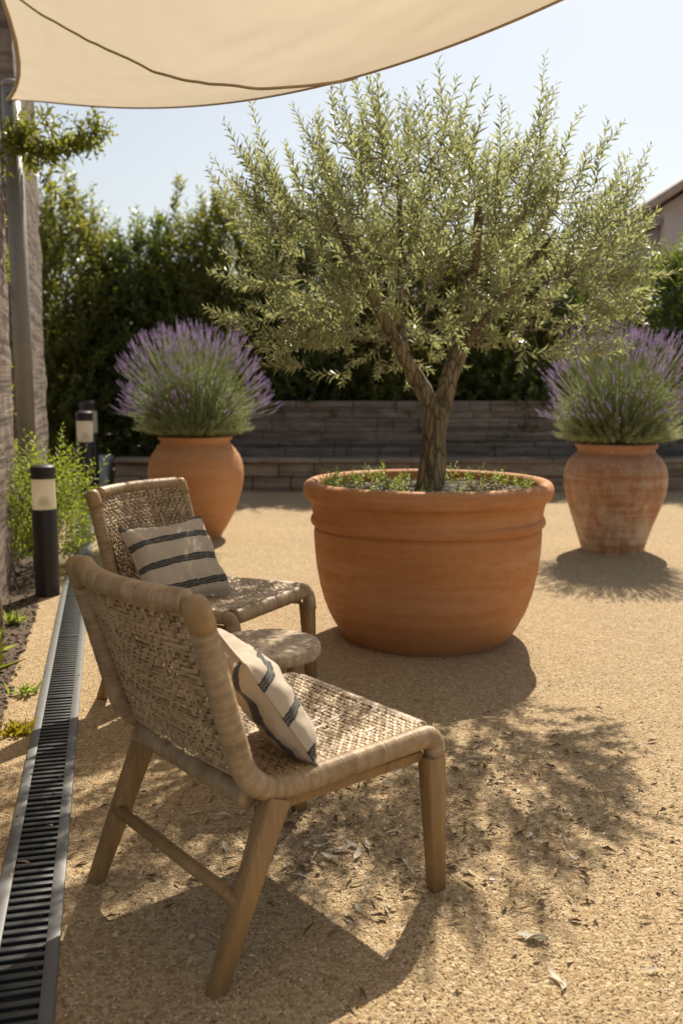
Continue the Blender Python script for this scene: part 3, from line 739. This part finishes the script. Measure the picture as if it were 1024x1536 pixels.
profR = [(0, 0), (.235, 0), (.245, .012), (.262, .07), (.30, .19), (.352, .34), (.392, .47), (.405, .57), (.396, .66), (.360, .74), (.318, .785), (.302, .805), (.300, .825), (.316, .840), (.322, .857), (.314, .872), (.292, .874), (.275, .86), (.268, .82), (.27, .78)]
profL = [(0, 0), (.198, 0), (.208, .012), (.225, .05), (.268, .12), (.322, .22), (.366, .33), (.396, .44), (.411, .55), (.409, .63), (.386, .715), (.345, .78), (.310, .822), (.296, .842), (.298, .858), (.314, .872), (.318, .886), (.308, .896), (.288, .894), (.272, .88), (.266, .85), (.27, .81)]
UR, UL = (2.195, 7.47, -.008), (-1.265, 8.10, -.008)
urn(UR, profR, M['oldurn'], 'weathered brown urn streaked with pale lime, standing right of the olive pot', .3)
urn(UL, profL, M['urn'], 'smooth pale orange urn standing on the gravel behind the farther lounge chair', 2.1)

def lavender(loc, label, R0, Hm, RF, HF, seed):
    """R0/Hm: leaf mound radius and height; RF/HF: flower dome radius and height"""
    root = empty('lavender', loc, seed, label, 'lavender plant', 'lavender bushes in the urns')
    g = np.random.default_rng(int(seed * 100) + 5); bs, ds, ls = [], [], []; st = MB()
    for i in range(1900):
        th = math.acos(1 - g.random() * 1.08); ph = g.random() * 6.283; r0 = .23 * math.sqrt(g.random())
        b = Vector((r0 * math.cos(ph), r0 * math.sin(ph), 0)); k = .72 + .34 * g.random()
        tip = Vector((R0 * math.sin(th) * math.cos(ph) * k, R0 * math.sin(th) * math.sin(ph) * k, Hm * max(-.02, math.cos(th)) * k + .085 + .03 * math.sin(th)))
        d = tip - b; s_ = .30; bs.append(b + d * s_); ds.append(d + Vector((0, 0, -.06))); ls.append(d.length * (1 - s_))
    A = sprigs(bs, ds, ls, 17, .050, .0065, up=.15, spread=.42, start=.1, stem_r=.0022, mbs=st, jitter=.1); V, F = leaves(*A, fold=.1, curl=.05)
    fb, fd, fl = [], [], []; fs = MB()
    for i in range(1050):
        th = math.acos(1 - g.random() * 1.02); ph = g.random() * 6.283; k = (.80 + .22 * g.random()) * (1 + .16 * mn.noise(Vector((math.cos(ph) * 1.4 + seed * 9, math.sin(ph) * 1.4, th * 1.8))))
        if th > .95 and g.random() < (.75 if abs(math.cos(ph)) < .5 else .1): continue
        tip = Vector((RF * math.sin(th) * math.cos(ph) * k, RF * math.sin(th) * math.sin(ph) * k, HF * max(.0, math.cos(th)) * k + .20 * math.sin(th)))
        b = tip * .35; d = (tip - b).normalized(); L = g.uniform(.045, .095)
        st.tube([b, b.lerp(tip, .55) + Vector((g.normal() * .012, g.normal() * .012, .015)), tip], [.0022, .002, .0016], 3, cap=False)
        d2 = (d + Vector((0, 0, .22)) + Vector(g.normal(size=3)) * .12).normalized(); fb.append(tip); fd.append(d2); fl.append(L)
    n0 = len(V); V = np.concatenate([V, np.array(st.v)]); F4 = np.array(st.f[4]) + n0
    np_mesh('foliage', V, [F, F4], M['lavleaf'], root)
    A = sprigs(fb, fd, fl, 22, .014, .0072, up=0, spread=.62, start=.0, jitter=.15); V, F = leaves(*A, fold=.2, curl=.0)
    np_mesh('flowers', V, [F], M['lavflower'], root); return root
lavender((UR[0], UR[1], .85), 'round lavender bush in purple flower in the weathered right urn', .48, .52, .62, .88, 1.7)
lavender((UL[0], UL[1], .875), 'round lavender bush in purple flower in the pale urn behind the chairs', .48, .53, .63, .90, .6)

# ------------------------------------------------------------------ bollard lights
def bollard(loc, sc, label):
    b = empty('bollard_light', loc, 0, label, 'bollard light', 'bollard lights along the drain'); b.scale = (sc, sc, sc)
    mb = MB(); mb.lathe([(0, 0), (.0755, 0), (.0755, .545), (.073, .551), (0, .551)], 40); mb.build('post', M['black'], b, True).modifiers.new('e', 'EDGE_SPLIT')
    mb = MB(); mb.lathe([(0, .552), (.0715, .552), (.0715, .742), (0, .742)], 40); mb.build('lens', M['lens'], b, True).modifiers.new('e', 'EDGE_SPLIT')
    mb = MB(); mb.lathe([(0, .60), (.028, .60), (.020, .64), (0, .66)], 20, None, (0, 0, -.026)); mb.build('lamp_base', M['black'], b)
    mb = MB(); mb.lathe([(0, .743), (.077, .743), (.078, .748), (.078, .764), (.0765, .767), (.0725, .768), (.0725, .776), (.0765, .777), (.078, .782), (.078, .806), (.074, .818), (.060, .826), (.03, .830), (0, .831)], 40)
    mb.build('cap', M['black'], b, True).modifiers.new('e', 'EDGE_SPLIT'); return b
bollard((-1.86, 5.80, 0), 1.0, 'black bollard light with pale lens nearest the camera, in front of the bright shrub')
bollard((-2.91, 10.62, 0), 1.25, 'black bollard light at the far end of the drain, pale lens fully visible')
bollard((-3.03, 11.25, 0), 1.38, 'dark bollard light mostly hidden behind the second one by the hedge')

# ------------------------------------------------------------------ walls, fence, post
def stone_wall(name, x0, x1, y, dep, h, mat, label, cat, courses, cap=False, seed=1, gap=.008, stones=(.35, .95)):
    g = random.Random(seed); wl = empty(name, ((x0 + x1) / 2, y + dep / 2, 0), 0, label, cat); mb = MB(); z = -.02; cx = (x0 + x1) / 2
    wts = [g.uniform(.6, 1.5) for _ in range(courses)]
    for ci in range(courses):
        ch = (h + .02) * wts[ci] / sum(wts); x = x0 - g.random() * .3
        while x < x1:
            L = g.uniform(*stones); a, b = max(x, x0), min(x + L, x1)
            if b - a > .06: mb.box(((a + b) / 2 - cx, g.uniform(-.022, .022), z + ch / 2), (b - a - gap, dep - .02, ch - gap), None, gap * 1.3)
            x += L
        z += ch
    mb.build('wall_courses', mat, wl, False)
    mb = MB(); mb.box((0, .01, h / 2 - .02), (x1 - x0 - .02, dep - .07, h - .05)); mb.build('wall_core', M['bed'], wl, False)
    if cap:
        mb = MB(); x = x0
        while x < x1:
            L = g.uniform(.7, 1.2); b = min(x + L, x1); mb.box(((x + b) / 2 - cx, -.01, h + .026), (b - x - .008, dep + .05, .05), None, .012); x = b
        mb.build('coping', mat, wl, False)
    return wl
stone_wall('garden_wall', -2.86, 7.5, 11.7, .35, .36, M['lowstone'], 'low brown stone garden wall with flat coping along the back of the gravel', 'wall', 2, True, 4)
stone_wall('retaining_wall', -1.9, 7.8, 12.6, .4, 1.12, M['stone'], 'taller dark layered stone retaining wall behind the low garden wall', 'wall', 9, False, 9, .005, (.16, .8))
mb = MB(); mb.box((0, 0, .20), (.17, .35, .48), None, .012); tag(mb.build('concrete_block', M['concrete'], None, False, (-3.03, 11.85, 0)), 'pale grey concrete block ending the low wall by the bollards', 'block')
fn = empty('board_fence', (0, 14.9, 0), 0, 'dark brown horizontal board fence behind the stone walls and hedge', 'fence'); mb = MB(); g = random.Random(5)
for i in range(13): mb.box((0.2, g.uniform(-.006, .006), .10 + i * .185), (13.6, .03, .178), None, .004)
mb.build('board_panel', M['fence'], fn, False)
mb = MB(); mb.box((.2, -.02, 2.47), (13.6, .09, .05), None, .005); mb.build('top_rail', M['fence'], fn, False)
for i in range(8): mb = MB(); mb.box((-6.4 + i * 1.88, .09, 1.2), (.1, .1, 2.5), None, .005); mb.build('post', M['fence'], fn, False)

# left boundary walls (rough rendered stone), with a thin gap where the pole stands
def rough_wall(name, p0, p1, th, h, label, seed):
    p0, p1 = Vector(p0), Vector(p1); d = (p1 - p0); L = d.length; d.normalize(); nrm = Vector((d.y, -d.x, 0)); mb = MB(); nx, nz = int(L / .07) + 2, int(h / .07) + 2
    def P(i, j, off):
        q_ = p0 + d * (L * i / (nx - 1)) + Vector((0, 0, h * j / (nz - 1))); nn = .022 * mn.noise(q_ * 3.1 + Vector((seed, 0, 0))) + .014 * mn.noise(q_ * 11); return q_ + nrm * (off + (nn if off == 0 else 0))
    for off in (0, -th):
        b = len(mb.v)
        for i in range(nx):
            for j in range(nz): mb.v.append(tuple(P(i, j, off) - p0))
        for i in range(nx - 1):
            for j in range(nz - 1):
                a = b + i * nz + j; f = (a, a + nz, a + nz + 1, a + 1); mb.face(f if off == 0 else f[::-1])
    n = nx * nz
    for i in range(nx - 1): mb.face((i * nz + nz - 1, (i + 1) * nz + nz - 1, n + (i + 1) * nz + nz - 1, n + i * nz + nz - 1))
    for j in range(nz - 1):
        mb.face((j, j + 1, n + j + 1, n + j)); a = (nx - 1) * nz + j; mb.face((a, n + a, n + a + 1, a + 1))
    return tag(mb.build(name, M['rubble'], None, False, p0), label, 'wall')
rough_wall('rendered_wall', (-2.405, 6.9, 0), (-1.2, 2.1, 0), -.25, 3.2, 'rough rendered pinkish grey wall at the left edge in front of the steel pole', 3)
rough_wall('rendered_wall', (-3.29, 10.5, 0), (-2.63, 7.9, 0), -.25, 4.6, 'tall rough rendered wall beyond the steel pole with greenery at its foot', 8)
mb = MB(); pts = [(0, 0, -.03), (.004, 0, .2), (-.002, 0, .42), (.002, 0, .56), (.0, 0, .585)]; mb.tube(pts, [.055, .053, .05, .047, .035], 9, up=(1, 0, 0))
tag(mb.build('stone_post', M['lowstone'], None, False, (-1.815, 4.74, 0)), 'short rough pale stone post in the planting bed at the left edge', 'post')

# sail pole
pl = empty('sail_pole', (-2.455, 7.3, 0), 0, 'round grey steel pole standing at the left holding up the shade sail corner', 'pole')
mb = MB(); mb.tube([(0, 0, -.02), (0, 0, 3.52)], .068, 28); mb.build('shaft', M['polemetal'], pl)
mb = MB(); mb.lathe([(0, 3.52), (.072, 3.52), (.072, 3.55), (.05, 3.565), (0, 3.57)], 28); mb.build('cap', M['polemetal'], pl)
mb = MB(); mb.tube([(.02 + .035 * math.cos(a), -.075, 3.43 + .035 * math.sin(a)) for a in [i * .5236 for i in range(13)]], .006, 8, cap=False, up=(0, 1, 0)); mb.build('eye_ring', M['steel'], pl)

# ------------------------------------------------------------------ shade sail
A_, B_, C_, D_ = Vector((-2.45, 7.20, 3.40)), Vector((1.129, 2.412, 2.555)), Vector((3.0, -4.0, 3.3)), Vector((-1.75, 1.6, 3.75))  # C_: unseen corner drawn far back past the camera to block sky fill
def edge(p, q_, sag, inward, t, asym=0): s = 4 * t * (1 - t) * (1 + asym * (t - .5)); return p.lerp(q_, t) + Vector((0, 0, -sag * s)) + Vector(inward) * s
e_far = lambda t: edge(A_, B_, .372, (0, -.257, 0), t, .998)
e_near = lambda t: edge(D_, C_, .25, (0, .35, 0), t)
e_left = lambda t: edge(A_, D_, .32, (.50, .0, 0), t)
e_right = lambda t: edge(B_, C_, .25, (-.35, 0, 0), t)
def S(u, v):
    bl = A_ * (1 - u) * (1 - v) + B_ * u * (1 - v) + D_ * (1 - u) * v + C_ * u * v
    p = e_far(u) * (1 - v) + e_near(u) * v + e_left(v) * (1 - u) + e_right(v) * u - bl
    p.z -= .05 * math.sin(math.pi * u) * math.sin(math.pi * min(1, v * 1.25) ** .7) 
    p.z += .012 * mn.noise(Vector((u * 4.2 + 3, v * 6, 5))) * min(1, 7 * v); p.z += .010 * mn.noise(Vector((u * 9, v * 26, 0))) * min(1, 8 * v) + .006 * mn.noise(Vector((u * 30 + v * 12, v * 20, 3))) * min(1, 12 * v)
    dA = (p - A_).length; an = math.atan2(v, u + 1e-4); p.z += .007 * math.sin(an * 26 + 1.3 * mn.noise(Vector((u * 4, v * 4, 0)))) * math.exp(-dA / 1.1) * min(1, dA * 3)
    p.z += .006 * math.sin((u * .8 + v) * 34 + 4 * mn.noise(Vector((u * 3, v * 3, 7)))) * max(0, mn.noise(Vector((u * 3.5, v * 3.5, 2)))) * min(1, 10 * v)
    return p
sl = empty('shade_sail', (0, 0, 0), 0, 'taut beige cloth shade sail stretched overhead from the steel pole', 'shade sail')
mb = MB(); nu, nv = 150, 110
for i in range(nu + 1):
    for j in range(nv + 1): mb.v.append(tuple(S(i / nu, j / nv)))
for i in range(nu):
    for j in range(nv): a = i * (nv + 1) + j; mb.face((a, a + nv + 1, a + nv + 2, a + 1))
mb.build('cloth', M['sail'], sl)
mb = MB(); mb.tube([S(i / 60, .0) for i in range(61)], .0065, 8); mb.build('hem', M['hem'], sl)
mb = MB(); mb.tube([S(0.0, i / 60) for i in range(61)], .015, 8); mb.build('hem', M['hem'], sl)
SEAM = [(.70, .0), (.62, .026), (.56, .065), (.46, .128), (.32, .217), (.21, .285), (.125, .337), (.06, .388), (.02, .42)]
pf = np.polyfit([u for u, v in SEAM], [v for u, v in SEAM], 3); sp = [Vector((u, max(0, float(np.polyval(pf, u))), 0)) for u in np.linspace(.70, .02, 120)]
mb = MB(); mb.tube([S(q_.x, max(0, q_.y)) + Vector((0, 0, -.004)) for q_ in sp], .0065, 6); mb.build('seam', M['hem'], sl)

# ------------------------------------------------------------------ planting
def shrub(name, loc, rx, rz_, nsh, nleaf, ll, lw, mat, label, cat, group, lens=(.3, .6), base_up=.55, seed=1, ry=None, spikes=()):
    root = empty(name, loc, 0, label, cat, group); g = np.random.default_rng(seed); bs, ds, ls = [], [], []; st = MB(); ry = ry or rx
    c = Vector((0, 0, rz_ * base_up))
    for k in range(5):
        a = g.random() * 6.28; e = Vector((rx * .45 * math.cos(a), ry * .45 * math.sin(a), rz_ * g.uniform(.5, .75)))
        st.tube([(.06 * math.cos(a), .06 * math.sin(a), -.02), e * .5 + Vector((0, 0, .1)), e], [.035 * rz_ / 3, .025 * rz_ / 3, .008], 6, cap=False)
    n = 0
    while n < nsh:
        x, y, z = g.uniform(-1, 1), g.uniform(-1, 1), g.uniform(-1, 1); r = math.sqrt(x * x + y * y + z * z)
        if r > 1 or (r < .55 and g.random() < .55): continue
        hz = z * (1 - base_up) if z > 0 else z * base_up
        lob = 1 + .22 * mn.noise(Vector((x * 1.6 + seed, y * 1.6, z * 1.6)))
        q_ = Vector((x * rx * lob, y * ry * lob, c.z + hz * rz_ * lob * .92))
        if mn.noise(q_ * (2.2 / max(.4, rx)) + Vector((seed, 2, 0))) < -.25 and g.random() < .6: continue
        if q_.z < .05: continue
        out = Vector((x, y, z * .7)); d = (out * .8 + Vector((0, 0, .75)) + Vector(g.normal(size=3)) * .35).normalized()
        bs.append(q_); ds.append(d); ls.append(g.uniform(*lens)); n += 1
    for (x, z0, z1) in spikes:
        for k in range(7):
            f = k / 6; bs.append(Vector((x + g.normal() * .03, g.normal() * .05, z0 + (z1 - z0) * f * .8))); ds.append(Vector((g.normal() * (.7 - .5 * f), g.normal() * .5, 1.0))); ls.append(.32 * (1.15 - .6 * f))
    A = sprigs(bs, ds, ls, nleaf, ll, lw, up=.25, spread=.85, start=.05, stem_r=.0045 * rz_ / 3, mbs=st); V, F = leaves(*A, fold=.2, curl=.12)
    st.build('trunk', M['twig'], root); np_mesh('crown', V, [F], mat, root); return root
HG = 'hedge shrubs along the back fence'
H = [(-4.05, 13.3, 1.05, 3.9, 'hedge2', 'tall yellow green hedge shrub with a pointed top, nearest the left wall', [(.32, 3.5, 4.35)]),
     (-2.75, 13.6, .95, 3.45, 'hedge', 'mid green hedge shrub left of the pale urn, lower than its left neighbour', [(.2, 3.1, 3.65)]),
     (-1.75, 13.5, 1.0, 3.75, 'hedge2', 'hedge shrub with twiggy spires rising behind the left lavender', [(-.55, 3.4, 4.25), (.0, 3.4, 3.95)]),
     (-.5, 13.5, 1.0, 3.75, 'hedge', 'green hedge shrub showing past the left side of the olive crown', []),
     (.9, 13.5, 1.05, 3.7, 'hedge2', 'hedge shrub hidden behind the middle of the olive crown', []),
     (2.4, 13.5, 1.1, 3.6, 'hedge', 'hedge shrub behind the right half of the olive crown', []),
     (5.1, 13.4, 1.15, 3.25, 'hedge', 'dense dark green hedge shrub right of the olive crown above the right lavender', []),
     (-5.6, 13.2, 1.0, 3.6, 'hedge', 'hedge shrub mostly hidden behind the left walls', [])]
for i, (x, y, rx, h, m_, lb, sp_) in enumerate(H):
    shrub('hedge_shrub', (x, y, 0), rx, h, 1500, 14, .11, .05, M[m_], lb, 'shrub', HG, (.28, .55), .5, 20 + i, .75, sp_)
shrub('garden_shrub', (-2.16, 6.62, 0), .40, .74, 330, 16, .055, .013, M['shrub'], 'bright yellow green feathery shrub in the bed behind the nearest bollard', 'shrub', None, (.18, .36), .45, 61)
# climber at the pole top
cl = empty('climbing_vine', (-2.46, 7.25, 0), 0, 'leafy vine climbing over the pole top with one shoot reaching right', 'vine'); st = MB(); bs, ds, ls = [], [], []
def V3(x, y, z): return Vector((x, y, z))
stem = catmull([V3(-.10, .02, 0), V3(-.12, .04, 1.2), V3(-.10, .03, 2.3), V3(-.06, -.06, 2.95), V3(.05, -.10, 3.08), V3(.25, -.08, 3.0), V3(.45, -.05, 3.08), V3(.62, -.03, 3.18)], 8)
st.tube(stem, [.014 - .010 * i / (len(stem) - 1) for i in range(len(stem))], 7)
for q_ in stem[28:]:
    for k in range(3): bs.append(q_); ds.append(V3(rng.normal() * .6 + .35, rng.normal() * .6, rng.normal() * .5 + .3)); ls.append(rng.uniform(.10, .22))
for k in range(46): bs.append(V3(rng.uniform(-.2, .28), rng.uniform(-.2, .1), rng.uniform(2.82, 3.22))); ds.append(V3(rng.normal() * .7, rng.normal() * .7, rng.normal() * .4 + .3)); ls.append(rng.uniform(.12, .26))
for k in range(9): bs.append(V3(.12 + .04 * k, -.05, 3.02 - .05 * k)); ds.append(V3(.4, rng.normal() * .2, -.5)); ls.append(rng.uniform(.14, .26))
for k in range(6): bs.append(V3(.60, -.03, 3.16)); ds.append(V3(.7, rng.normal() * .4, rng.normal() * .35 + .2)); ls.append(rng.uniform(.12, .2))
for k in range(60): bs.append(V3(-.16 + rng.normal() * .03, .06 + rng.normal() * .05, rng.uniform(.8, 2.9))); ds.append(V3(rng.normal() * .4 - .2, rng.normal(), rng.normal() * .4)); ls.append(rng.uniform(.08, .16))
A = sprigs(bs, ds, ls, 7, .085, .032, up=.2, spread=.9, stem_r=.003, mbs=st); V, F = leaves(*A, fold=.15, curl=.2)
st.build('stem', M['twig'], cl); np_mesh('leaves', V, [F], M['vine'], cl)

def tuft(name, loc, n, L, wd, mat, label, cat, spread=.5, seed=1, group=None):
    g = np.random.default_rng(seed); P = np.stack([g.normal(size=n) * .02, g.normal(size=n) * .02, np.zeros(n)], 1); d = np.stack([g.normal(size=n) * spread, g.normal(size=n) * spread, np.ones(n)], 1)
    V, F = leaves(P, d, rnd_unit(n), L * (.5 + .6 * g.random(n)), wd * (.7 + .6 * g.random(n)), .2, .3, .35)
    V[:, 2] = np.maximum(V[:, 2], .003)
    o = np_mesh(name, V, [F], mat, None, False, loc); return tag(o, label, cat, group)
tuft('grass_tuft', (-1.62, 4.05, .004), 60, .22, .010, M['vine'], 'tall green grass tuft at the left edge beside the stone post', 'grass', .45, 3)
tuft('grass_tuft', (-1.50, 3.66, .004), 34, .12, .012, M['vine'], 'small dark grass tuft on the mulch below the taller tuft', 'grass', .6, 4)
tuft('grass_tuft', (-1.74, 4.42, .004), 50, .18, .010, M['shrub'], 'bright grass tuft half cut off by the left picture edge, just below the stone post', 'grass', .5, 13)
tuft('sedum_plant', (-1.235, 3.42, .004), 160, .055, .016, M['sedum'], 'low yellow sedum patch on the gravel left of the drain', 'plant', 1.6, 5)
tuft('weed', (-1.36, 3.86, .004), 22, .07, .018, M['weed'], 'small green weed on the gravel just above the yellow sedum', 'weed', .9, 6)
tuft('weed', (-1.80, 5.05, .004), 30, .10, .02, M['weed'], 'small bright weed at the foot of the stone post', 'weed', .8, 7)

# ------------------------------------------------------------------ fallen leaves
def fallen(loc, rz, L, Wd, mat, label, curl=.2, group='fallen leaves on the gravel'):
    mb = MB(); n = 10
    for i in range(n + 1):
        t_ = i / n; w_ = Wd / 2 * math.sin(math.pi * min(1, t_ * .97 + .02)) ** .75; z = .003 + curl * L * (t_ - .4) ** 2
        for k, h in ((-1, .25), (0, 0), (1, .25)): mb.v.append((L * (t_ - .5), k * w_, z + h * w_))
    for i in range(n):
        for k in range(2): mb.face((i * 3 + k, i * 3 + 3 + k, i * 3 + 4 + k, i * 3 + 1 + k))
    mb.tube([(-L * .5 - L * .22, .003, .003), (-L * .5, 0, .003 + curl * L * .16)], .0012, 5)
    o = mb.build('fallen_leaf', mat, None, True, loc); o.rotation_euler = (0, 0, rz); return tag(o, label, 'leaf', group)
fallen((.455, 2.075, .004), R(-18), .082, .024, M['greenleaf'], 'grey green fallen leaf lying alone right of the near chair leg', .25)
fallen((.475, 1.925, .004), R(112), .052, .013, M['deadleaf'], 'small pale fallen leaf below the grey green leaf', .5)
fallen((.488, 1.895, .004), R(70), .036, .012, M['deadleaf'], 'tiny pale fallen leaf, lowest in the picture', .5)
for i, (x, y, a, l) in enumerate(((.0, 2.50, 20, .075), (.045, 2.47, 75, .06), (-.03, 2.455, -30, .065), (.03, 2.53, 140, .055), (.075, 2.52, 100, .05), (-.06, 2.52, 10, .05))):
    fallen((x, y, .005), R(a), l, l * .3, M['deadleaf'], 'pale dry fallen leaf in the small heap under the near chair seat', .5, 'dry leaves heaped under the near chair')

# ------------------------------------------------------------------ the house beyond
hs = empty('house', (9.5, 24, 0), 0, 'mauve rendered house with a sloping brown roof beyond the hedge on the right', 'house')
def prism(mb, poly, y0, y1):
    n = len(poly); mb.add([(x, y0, z) for x, z in poly] + [(x, y1, z) for x, z in poly], [list(range(n))[::-1], list(range(n, 2 * n))] + [(i, (i + 1) % n, n + (i + 1) % n, n + i) for i in range(n)])
mb = MB(); prism(mb, [(-1.45, 0), (5.5, 0), (5.5, 5.95), (2.0, 8.0), (-1.45, 5.78)], 0, 7); mb.build('wall', M['house'], hs, False)
mb = MB(); prism(mb, [(-1.75, 5.72), (2.0, 8.13), (5.8, 5.9), (5.8, 6.08), (2.0, 8.33), (-1.75, 5.92)], -.3, 7.3); mb.build('roof', M['roof'], hs, False)
mb = MB(); prism(mb, [(-2.9, 0), (-1.47, 0), (-1.47, 5.3), (-2.9, 4.75)], .3, 6); mb.build('side_wing', M['house'], hs, False)
mb = MB(); prism(mb, [(-3.1, 4.72), (-1.47, 5.35), (-1.47, 5.5), (-3.1, 4.87)], .1, 6.2); mb.build('wing_roof', M['roof'], hs, False)
